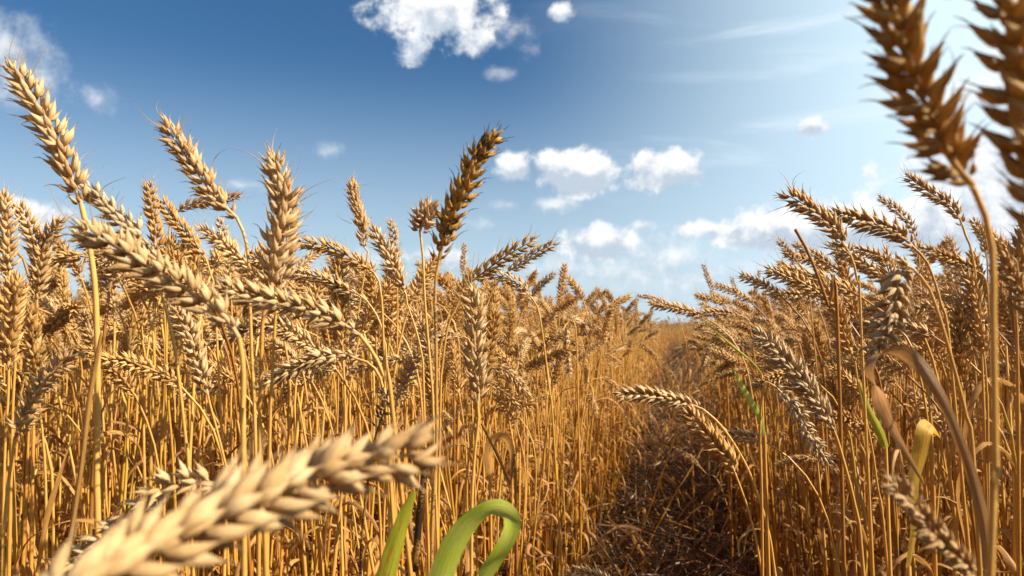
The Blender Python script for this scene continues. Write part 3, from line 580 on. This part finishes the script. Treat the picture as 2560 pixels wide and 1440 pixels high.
# ------------------------------------------------------------------ separate leaves and straws near the camera
def leaf_thing(name, label, cat, px, ds, widths, mat, seed, fold=.3, twist=0.0, ripple=.1, hint=None, flip=False, rootz=True):
    """px pixel-traced centre line from the leaf's foot to its tip, ds depth per point, widths in metres per point"""
    n = len(px); P = np.array([P3(x, y, ds[k] if hasattr(ds, '__len__') else ds) for k, (x, y) in enumerate(px)])
    foot = P[0].copy(); base = np.array([foot[0] + .004, foot[1] + .006, 0.0])
    root = thing(name, label, cat, tuple(base))
    g = Geo(); Q = spline(P, 44); s = np.linspace(0, 1, 44)
    cl = np.concatenate([[0], np.cumsum(np.linalg.norm(np.diff(P, axis=0), axis=1))]); ribbon(g, Q, np.interp(s, cl / cl[-1], widths), hint if hint is not None else (1, 0, 0), fold, twist, (seed * .37) % 1, 9, ripple, seed)
    obj('blade', g.mesh('blade', [M[mat]], base), root)
    sg, _ = make_stem(np.array([base, base * .5 + foot * .5 + np.array([.003, 0, 0]), foot + (P[1] - foot) * 0.06]), .0016, .0022, 1, seed)
    obj('stem', sg.mesh('stem', [M['stem']], base), root)
    return root
leaf_thing('wheat_leaf', 'bright green wheat leaf arching over and folding back down at the bottom centre', 'leaf',
    [(1070, 1560), (1105, 1440), (1140, 1356), (1180, 1304), (1226, 1273), (1262, 1276), (1280, 1304), (1270, 1345), (1242, 1391), (1205, 1445)],
    [.36, .36, .36, .36, .36, .365, .375, .385, .39, .39], [.012, .0125, .012, .0105, .0095, .0085, .0085, .0085, .008, .008], 'leaf_green', 3, .30, .0, .03, [(.9, .2, -.3, 0), (.9, .3, -.4, .38), (.3, .6, -.8, .55), (-.5, .6, -.5, .68), (-.9, .45, .1, .8), (-.9, .3, .2, 1)])
leaf_thing('wheat_leaf', 'yellow-green wheat leaf with rust streaks, tip up, left of the bright green leaf', 'leaf',
    [(930, 1560), (967, 1440), (987, 1369), (1013, 1289), (1036, 1228)], .42, [.0115, .0115, .0105, .008, .003], 'leaf_yellow', 5, .35, .1, .05, (1, .3, 0))
leaf_thing('wheat_leaf', 'large withered brown leaf folded over at its top, right foreground', 'leaf',
    [(2480, 1480), (2462, 1316), (2431, 1188), (2393, 1085), (2350, 988), (2300, 912), (2245, 878), (2195, 892), (2182, 930), (2196, 980), (2222, 1050), (2260, 1120), (2310, 1210)],
    [.35, .35, .35, .35, .35, .355, .36, .355, .35, .35, .355, .36, .37], [.005, .0055, .005, .0045, .005, .0065, .009, .013, .014, .011, .006, .003, .0012], 'leaf_brown', 7, .22, .0, .07, [(1, -.3, .3, 0), (1, -.3, .3, .50), (.45, -.9, .45, .60), (-.2, -.9, .5, .68), (-1, -.4, .1, .76), (-1, -.2, 0, 1)])
leaf_thing('wheat_leaf', 'dry leaf with bent-over top and glowing yellow patch, lower right stems', 'leaf',
    [(2270, 1420), (2286, 1316), (2284, 1214), (2300, 1137), (2312, 1075), (2330, 1062), (2345, 1090)], [.48, .48, .48, .48, .48, .49, .50], [.003, .005, .007, .0095, .0105, .0095, .006], 'leaf_glow', 9, .15, -.1, .08)
leaf_thing('wheat_leaf', 'narrow lime green leaf pointing up left, right of the track', 'leaf',
    [(1912, 1090), (1900, 1044), (1880, 1008), (1859, 972), (1836, 928)], .75, [.003, .006, .0065, .0055, .0015], 'leaf_green', 11, .2, .1, .02)
leaf_thing('wheat_leaf', 'green and brown speckled leaf sheath below the inner golden ear on the right', 'leaf',
    [(2215, 1120), (2200, 1078), (2175, 1030), (2160, 990), (2148, 955)], .70, [.007, .009, .007, .004, .0015], 'leaf_yellow', 13, .4, .1, .04)
leaf_thing('wheat_leaf', 'long dark green blade slanting down right from the crest beside the track', 'leaf',
    [(1905, 935), (1880, 905), (1840, 872), (1800, 838), (1760, 802)], .95, [.002, .003, .0035, .002, .0008], 'leaf_yellow', 15, .5, .3, .02)
leaf_thing('wheat_leaf', 'small rust coloured leaf arching over in the stems right of the upright front ear', 'leaf',
    [(1225, 1190), (1222, 1140), (1235, 1100), (1262, 1096), (1278, 1130), (1276, 1180)], .75, [.008, .010, .011, .011, .008, .002], 'leaf', 17, .3, .2, .08, (1, .4, .3))
leaf_thing('wheat_leaf', 'long thin dry leaf hanging beside the stem of the tall leftmost ear', 'leaf',
    [(150, 1480), (195, 1214), (221, 1008), (240, 900), (252, 835)], .455, [.003, .0032, .0032, .003, .0015], 'leaf', 19, .5, .2, .04)
leaf_thing('wheat_leaf', 'dry leaf curling among the stems at the lower left edge', 'leaf',
    [(90, 1440), (120, 1290), (150, 1200), (170, 1130), (190, 1080)], .70, [.003, .005, .007, .006, .0015], 'leaf', 21, .5, 2.2, .15)

def straw_thing(label, px, d, r, mat, seed):
    P = np.array([P3(x, y, d if not hasattr(d, '__len__') else d[k]) for k, (x, y) in enumerate(px)])
    if P[0][2] > 0.02: P = np.vstack([[P[0][0] + (P[0][0] - P[1][0]) * .3, P[0][1], 0.0], P])
    base = P[0]; root = thing('bare_straw', label, 'straw', tuple(base))
    Q = spline(P, 50); g = Geo(); tube(g, Q, np.linspace(r * 1.1, r * .8, 50), 8, .4); n0 = Q[int(50 * .55)]
    tube(g, Q[27:30], np.array([r, r * 1.5, r]), 8, .6)
    obj('stem', g.mesh('stem', [M[mat]], base), root)
    lg = make_leaf([Q[28], Q[28] + np.array([.008, .005, .02]), Q[28] + np.array([.022, .01, .012]), Q[28] + np.array([.03, .012, -.02])], .005, (0, 1, 0), seed, n=14)
    obj('leaf', lg.mesh('leaf', [M['leaf']], base), root)
straw_thing('thick black mottled straw standing between the yellow-green and bright green leaves', [(1022, 1560), (1030, 1440), (1041, 1378), (1050, 1267), (1063, 1178), (1066, 1120)], .55, .0034, 'stem_blk', 1)
straw_thing('bare brown broken straw sticking up left into the sky on the right', [(2095, 850), (2075, 777), (2050, 705), (2020, 630), (1988, 573)], .70, .0020, 'stem_brn', 2)
straw_thing('dark diagonal straw crossing right of the upright front ear', [(1290, 1260), (1276, 1213), (1240, 1130), (1204, 1058)], .70, .0018, 'stem_brn', 3)
straw_thing('leaning yellow straw at the bottom left of the track', [(1560, 1440), (1600, 1340), (1650, 1200), (1700, 1060)], 1.7, .0020, 'stem', 4)
straw_thing('straw leaning left across the litter in the middle of the track', [(1610, 1400), (1668, 1270), (1740, 1150), (1800, 1035)], 1.9, .0018, 'stem', 5)
straw_thing('thin brown straw slanting behind the bottom left stems', [(480, 1240), (560, 1150), (650, 1060), (760, 960)], .95, .0018, 'stem_brn', 6)

# ------------------------------------------------------------------ stalk kinds for the rest of the crop
PROTOS = []      # each: list of (part name, Geo, material key), heights measured from the ground
def make_proto(k, phi, h, curl, lw, emat, smat, seed, ear_len=.092, res=0):
    rg = np.random.RandomState(seed)
    n = 60; Ltot = h + ear_len; s = np.linspace(0, Ltot, n)
    bend0 = h - .16
    u = np.clip((s - bend0) / (Ltot - bend0), 0, 1); u = u * u * (3 - 2 * u)
    lean = math.radians(rg.uniform(-2, 5))
    th = lean + math.radians(phi) * u + math.radians(curl) * np.clip((s - h) / ear_len, 0, 1)
    wob = math.radians(2.0) * np.sin(s * 9 + rg.rand() * 6)
    dx = np.sin(th) * np.cos(wob * 2); dy = np.sin(wob) + 0 * s; dz = np.cos(th)
    ds = np.gradient(s)
    X = np.cumsum(dx * ds); Y = np.cumsum(dy * ds); Z = np.cumsum(dz * ds)
    P = np.stack([X - X[0], Y - Y[0], Z - Z[0]], 1)
    ie = int(np.searchsorted(s, h))
    parts = []
    sg, SP = make_stem(P[:ie + 1:3] if (ie % 3 == 0) else np.vstack([P[:ie:3], P[ie]]), .0013, .0025, 0 if not res else 1, seed)
    parts.append(('stem', sg, smat))
    eg, _, _ = make_ear(P[ie:], rg.uniform(0, math.pi), rg.uniform(1.0, 1.28), res, seed, rg.uniform(.9, 1.35), np.array([0, 1.0, 0]))
    parts.append(('ear', eg, emat))
    for q in range(rg.choice([2, 3, 3, 4])):
        z = rg.uniform(.22, .78) * h; i = int(np.searchsorted(s, z)); b = P[i]
        az_ = rg.rand() * 6.28; l = rg.uniform(.09, .24); dr = np.array([math.cos(az_), math.sin(az_), 0])
        up = rg.uniform(.15, .5); dn = rg.uniform(-.2, 1.1)
        pts = [b, b + dr * l * .06 + np.array([0, 0, l * .22 * up * 2]), b + dr * l * .26 + np.array([0, 0, l * .36 * up * 2]),
               b + dr * l * .46 + np.array([0, 0, l * (.30 * up * 2 - .2 * dn)]), b + dr * l * .50 + rg.uniform(-.02, .02, 3) + np.array([0, 0, l * (.1 - .62 * dn)])]
        lg = make_leaf(pts, rg.uniform(.005, .010), np.cross(dr, [0, 0, 1]), seed + q, rg.uniform(.2, .8), rg.uniform(-1.2, 1.2), .15, n=16)
        parts.append(('leaf', lg, lw))
    PROTOS.append(dict(parts=parts, phi=phi, top=P[ie - 1], tip=P[-1], h=h, mat=emat))
PH = [(4, .80), (12, .82), (20, .80), (30, .83), (42, .82), (55, .84), (68, .82), (80, .86), (92, .83), (105, .86), (120, .85), (140, .88), (15, .75), (60, .78), (85, .76), (35, .86)]
em = ['gold', 'pale', 'gold', 'gold', 'pale', 'gold', 'pale', 'gold', 'gold', 'pale', 'gold', 'gold', 'brown', 'gold', 'pale', 'gold']
for k, (phi, h) in enumerate(PH):
    make_proto(k, phi, h - .02, [10, 25, -8, 20, 15][k % 5], 'leaf' if k % 4 else 'leaf_brown', em[k], ['stem', 'stem', 'stem_yel', 'stem', 'stem', 'stem_brn'][k % 6], 500 + k, ear_len=.080 + .032 * ((k * 7) % 5) / 4)
NFULL = len(PROTOS)
# headless tillers and broken straws that fill the lower storey
for k in range(5):
    rg = np.random.RandomState(900 + k); hh = [.62, .50, .70, .40, .58][k]
    ln = rg.uniform(.02, .16)
    P = np.array([[0, 0, 0], [ln * .2, .005, hh * .4], [ln * .6, -.006, hh * .75], [ln * 1.4, 0, hh]])
    sg, SP = make_stem(P, .0013, .0021, 0, 900 + k); parts = [('stem', sg, ['stem', 'stem_brn', 'stem', 'stem_brn', 'stem_yel'][k])]
    for q in range(3):
        b = SP[int(rg.uniform(.3, .95) * 25)]; az_ = rg.rand() * 6.28; l = rg.uniform(.10, .22); dr = np.array([math.cos(az_), math.sin(az_), 0])
        pts = [b, b + dr * l * .1 + [0, 0, l * .25], b + dr * l * .3 + [0, 0, l * .28], b + dr * l * .45 + [0, 0, -l * .05], b + dr * l * .42 + [0, 0, -l * .45]]
        parts.append(('leaf', make_leaf(pts, rg.uniform(.006, .011), np.cross(dr, [0, 0, 1]), 900 + 7 * k + q, .5, rg.uniform(-1, 1), .2, n=16), 'leaf'))
    PROTOS.append(dict(parts=parts, phi=0, top=SP[-1], tip=SP[-1], h=hh, mat='stem'))

# ------------------------------------------------------------------ scatter in drilled rows either side of the track
rg = np.random.RandomState(11)
def scatter():
    pts = []
    def in_view(x, y, m): 
        return (y > .3) & (np.abs(x / np.maximum(y, .01)) < .70 * m + .25 / np.maximum(y, .3))
    # near band, full density
    rows = np.concatenate([np.arange(-3.4, -.24, .115), np.arange(.26, 4.6, .115)])
    for r in rows:
        a = np.arange(-1.2, 4.0, .0200) + rg.uniform(-.012, .012, len(np.arange(-1.2, 4.0, .0200)))
        l = r + rg.normal(0, .018, len(a)) - np.sign(r) * .02 * np.clip((a - 1.5) / 2.5, 0, 1)
        keep = rg.rand(len(a)) < .92
        pts.append(np.stack([l[keep], a[keep]], 1))
    # far band, thinning out with distance
    N = 34000
    u = rg.rand(N); a = (4.0 ** .5 + u * (60 ** .5 - 4.0 ** .5)) ** 2
    l = rg.uniform(-1, 1, N) * (a * .95 + 1.5) 
    l = np.sign(l) * (.25 + np.round(np.abs(l) / .115) * .115 - (.08 * np.clip((a - 4) / 16, 0, 1) + .16 * np.clip((a - 16) / 8, 0, 1))) + rg.normal(0, .024, N)
    k = (np.abs(l) > .17 - (.08 * np.clip((a - 4) / 16, 0, 1) + .16 * np.clip((a - 16) / 8, 0, 1)))
    pts.append(np.stack([l[k], a[k]], 1))
    A = np.concatenate(pts)
    x = A[:, 0] * TL[0] + A[:, 1] * TD[0]; y = A[:, 0] * TL[1] + A[:, 1] * TD[1]
    near = np.hypot(x, y)
    view = in_view(x, y, 1.12)
    side = (near < 2.2) & (y > -1.2)
    k = (view | side | (near < 0))
    # keep the space right round the camera for the stalks placed one by one
    fr = (y > -.25) & (y < .80) & (np.abs(x) < .60 + y * .55)
    edge = (np.abs(A[:, 0]) < .15)& (A[:, 1] < 4)
    k &= ~fr & ~edge
    return x[k], y[k], A[k][:, 0], A[k][:, 1]
X, Y, LA, AL = scatter()
# loose bare straws that have fallen across the track
n_l = 60; al_ = 1.9 + rg.rand(n_l) ** 1.5 * 6; la_ = rg.uniform(-.24, .24, n_l)
LA = np.concatenate([LA, la_]); AL = np.concatenate([AL, al_])
X = np.concatenate([X, la_ * TL[0] + al_ * TD[0]]); Y = np.concatenate([Y, la_ * TL[1] + al_ * TD[1]]); N = len(X)
idx = rg.choice(NFULL, N, p=np.array([7, 8, 8, 8, 8, 7, 7, 6, 6, 5, 4, 3, 5, 5, 4, 7]) / 98.)
low = rg.rand(N) < .26; idx[low] = NFULL + rg.randint(0, 5, low.sum())
# ears nod mostly to the left with the wind; on the edge of the track they also fall into it
rz = math.pi + rg.normal(0, 1.05, N)
edge = np.abs(LA) < .45
rz = np.where(edge & (LA > 0) , math.pi + rg.normal(0, .6, N), rz)
rz = np.where(edge & (LA < 0) & (rg.rand(N) < .25), rg.normal(0, .8, N), rz)
tilt = rg.normal(0, .06, (N, 2)); tilt[idx >= NFULL] *= 2.2; idx[-n_l:] = NFULL + rg.randint(0, 5, n_l); tilt[-n_l:] = rg.normal(0, .55, (n_l, 2)); scl = rg.normal(.965, .075, N).clip(.74, 1.10)
# the crop stands a little lower right beside the track further on
scl = scl * (1 - .05 * np.exp(-((np.abs(LA) - .28) / .12) ** 2))
dist = np.hypot(X, Y)
scl = scl * (1 + .045 * ((LA > .35) & (dist < 2.2)) + .045 * ((LA < -.35) & (dist < 2.4)))
# the crop's height rolls gently: lower towards the far end of the track
ztop = np.array([max(p['top'][2], p['tip'][2]) for p in PROTOS])[idx]
pxs = CX + FPX * X / np.maximum(Y, .05)
crest = np.interp(pxs, [-400, 0, 250, 500, 700, 1000, 1300, 1450, 1620, 1700, 1780, 1950, 2200, 2560, 3000], [520, 535, 575, 615, 640, 640, 675, 705, 765, 772, 725, 645, 600, 560, 540]) + rg.normal(0, 22, N)
zal = CAMZ + (HOR - crest) / FPX * Y
scl = np.where((Y > .4) & (dist < 7), np.minimum(scl, np.maximum(zal / ztop, .78)), scl)
k_ = (np.abs(LA) < .42) & (np.abs(LA) > .2) & (idx >= NFULL); tilt[k_] *= .4; rz = np.where(k_, np.where(LA > 0, -TA, math.pi - TA) + rg.normal(0, .5, N), rz)
in_fr = (Y > .5) & (np.abs(X / np.maximum(Y, .01)) < .70) & (idx < NFULL)
order = np.argsort(np.where(in_fr, dist, 1e9))
# the nearest ones in view stand as things of their own, with their parts
N_IND = 300 - len(HEROES) - 2
px_of = lambda p: (CX + p[0] / 1 * FPX, 0)
def project(x, y, z):
    zz = z - CAMZ; c, s_ = math.cos(PITCH), math.sin(PITCH)
    f = y * c + zz * s_; u = -y * s_ + zz * c
    return CX + FPX * x / f, CY - FPX * u / f, f
from mathutils import Euler
PM = []
def proto_meshes(p):
    if 'me' not in p: p['me'] = [(nm, g.mesh(nm, [M[mk]])) for nm, g, mk in p['parts']]
    return p['me']
own = []
for i in order:
    if len(own) >= N_IND: break
    p = PROTOS[idx[i]]
    R = Euler((tilt[i, 0], tilt[i, 1], rz[i])).to_matrix()
    mid = R @ Vector((p['top'] * .5 + p['tip'] * .5).tolist()) * float(scl[i]) + Vector((X[i], Y[i], 0))
    qx, qy, qd = project(*mid)
    if not (20 < qx < 2540 and 380 < qy < 1250 and qd > .3): continue
    own.append((i, qx, qy, qd, R))
used_lab = {}
rec = []
for (i, qx, qy, qd, R) in own:
    p = PROTOS[idx[i]]
    h = min(HEROES, key=lambda q: math.hypot(q['px'][0] - qx, (q['px'][1] - qy) * 1.3))
    dx, dy = qx - h['px'][0], qy - h['px'][1]
    side = ('right' if dx > 0 else 'left') if abs(dx) > abs(dy) else ('below' if dy > 0 else 'above')
    v = R @ Vector((p['tip'] - p['top']).tolist()); v.normalize()
    tl = 'toward the camera' if v.y < -.72 else 'away' if v.y > .72 else 'left' if v.x < 0 else 'right'
    ang = math.degrees(math.acos(max(-1, min(1, v.z))))
    pose = 'upright' if ang < 20 else f'tilted {tl}' if ang < 62 else f'level, tip {tl}' if ang < 105 else f'hanging {tl}'
    col = {'pale': 'pale', 'gold': 'golden', 'brown': 'brown'}[p['mat']]
    place = {'right': 'right of', 'left': 'left of', 'below': 'below', 'above': 'above'}[side]
    lab = f"{col} wheat ear {pose}, farther back, {place} {h['short']}"
    rec.append((i, qx, qy, qd, lab))
from collections import defaultdict
by = defaultdict(list)
for r_ in rec: by[r_[4]].append(r_)
final = {}
for lab, rs in by.items():
    if len(rs) == 1: final[rs[0][0]] = lab; continue
    for r_ in rs: final[r_[0]] = lab
    if len(rs) <= 3:
        rs.sort(key=lambda q: q[1]); wd = ['leftmost', 'rightmost'] if len(rs) == 2 else ['leftmost', 'middle', 'rightmost']
        for r_, n_ in zip(rs, wd): final[r_[0]] = n_ + ' ' + lab
    else:
        rs.sort(key=lambda q: q[1]); wd = ['first', 'second', 'third', 'fourth', 'fifth', 'sixth', 'seventh', 'eighth', 'ninth', 'tenth']
        for r_, n_ in zip(rs, wd): final[r_[0]] = n_ + ' from left, ' + lab
mask_own = np.zeros(N, bool)
src = {}
for (i, qx, qy, qd, R) in own:
    mask_own[i] = True; k = idx[i]; p = PROTOS[k]
    lab = final[i].split()
    lab = ' '.join(lab[:16])
    t = thing('wheat_stalk', lab, 'wheat', (X[i], Y[i], 0), 'wheat stalks of the standing crop')
    t.rotation_euler = (tilt[i, 0], tilt[i, 1], rz[i]); t.scale = (scl[i],) * 3
    if k not in src:
        src[k] = [obj(nm, me, t) for nm, me in proto_meshes(p)]
    else:
        for c in src[k]:
            d_ = c.copy(); C.objects.link(d_); d_.parent = t

# the rest of the crop: thousands of stalks nobody could count, one object
def instancer(name, label, cat, kinds, pos, rot, sc, ix):
    coll = bpy.data.collections.new(name + '_kinds')
    for k, (me) in enumerate(kinds):
        o = bpy.data.objects.new('%s_kind_%02d' % (name, k), me); coll.objects.link(o)
    me = bpy.data.meshes.new(name); me.vertices.add(len(pos)); me.vertices.foreach_set('co', np.asarray(pos, np.float32).ravel())
    for an, ty, key, data in (('rot', 'FLOAT_VECTOR', 'vector', rot), ('scl', 'FLOAT', 'value', sc), ('idx', 'INT', 'value', ix)):
        a = me.attributes.new(an, ty, 'POINT'); a.data.foreach_set(key, np.asarray(data, np.int32 if ty == 'INT' else np.float32).ravel())
    o = obj(name, me); o['kind'] = 'stuff'; o['label'] = label; o['category'] = cat
    ng = bpy.data.node_groups.new(name, 'GeometryNodeTree')
    ng.interface.new_socket('Geometry', in_out='INPUT', socket_type='NodeSocketGeometry'); ng.interface.new_socket('Geometry', in_out='OUTPUT', socket_type='NodeSocketGeometry')
    gi = ng.nodes.new('NodeGroupInput'); go = ng.nodes.new('NodeGroupOutput')
    ip = ng.nodes.new('GeometryNodeInstanceOnPoints'); ci = ng.nodes.new('GeometryNodeCollectionInfo')
    ci.inputs['Collection'].default_value = coll; ci.inputs['Separate Children'].default_value = True; ci.inputs['Reset Children'].default_value = True
    def na(nm, dt):
        x = ng.nodes.new('GeometryNodeInputNamedAttribute'); x.data_type = dt; x.inputs['Name'].default_value = nm; return x.outputs['Attribute']
    er = ng.nodes.new('FunctionNodeEulerToRotation')
    ng.links.new(gi.outputs[0], ip.inputs['Points']); ng.links.new(ci.outputs[0], ip.inputs['Instance'])
    ip.inputs['Pick Instance'].default_value = True
    ng.links.new(na('idx', 'INT'), ip.inputs['Instance Index'])
    ng.links.new(na('rot', 'FLOAT_VECTOR'), er.inputs[0]); ng.links.new(er.outputs[0], ip.inputs['Rotation'])
    ng.links.new(na('scl', 'FLOAT'), ip.inputs['Scale']); ng.links.new(ip.outputs[0], go.inputs[0])
    md = o.modifiers.new('stalks', 'NODES'); md.node_group = ng
    return o
kinds = []
for p in PROTOS:
    g = Geo(); mats = []
    for nm, q, mk in p['parts']:
        if mk not in mats: mats.append(mk)
        g.merge(q, mats.index(mk))
    kinds.append(g.mesh('stalk_kind', [M[m_] for m_ in mats]))
r = ~mask_own
instancer('wheat_crop', 'dense ripe golden wheat crop filling the field on both sides of the track', 'wheat', kinds,
          np.stack([X, Y, 0 * X], 1)[r], np.stack([tilt[:, 0], tilt[:, 1], rz], 1)[r], scl[r], idx[r])

# straw litter lying in the track
def litter():
    rl = np.random.RandomState(5); kd = []
    for k in range(8):
        g = Geo(); l = rl.uniform(.12, .45); b = rl.uniform(-.04, .04, 2)
        P = np.array([[-l / 2, 0, 0], [0, b[0], abs(b[1]) * .7], [l / 2, b[1] * .6, 0]])
        if k < 6: tube(g, spline(P, 12), rl.uniform(.0010, .0019), 5, rl.rand(), .1, .5)
        else: ribbon(g, spline(P, 14), .007, (0, 1, 0), .5, 2.0, rl.rand(), 5, .2, k)
        kd.append(g.mesh('straw_kind', [M[['stem_brn', 'litter', 'stem_brn', 'litter', 'litter', 'litter', 'litter', 'litter'][k]]]))
    n = 17000; a = (rl.rand(n) ** 1.8) * 20 + .2; l = rl.normal(0, .21, n)
    z = rl.exponential(.05, n) + .004
    x = l * TL[0] + a * TD[0]; y = l * TL[1] + a * TD[1]
    rot = np.stack([rl.rand(n) * 6.28, rl.normal(0, .42, n), rl.rand(n) * 6.28], 1)
    instancer('straw_litter', 'tangled brown straw litter covering the ground in the track', 'straw', kd, np.stack([x, y, z], 1), rot, rl.uniform(.6, 1.3, n), rl.randint(0, 8, n))
litter()
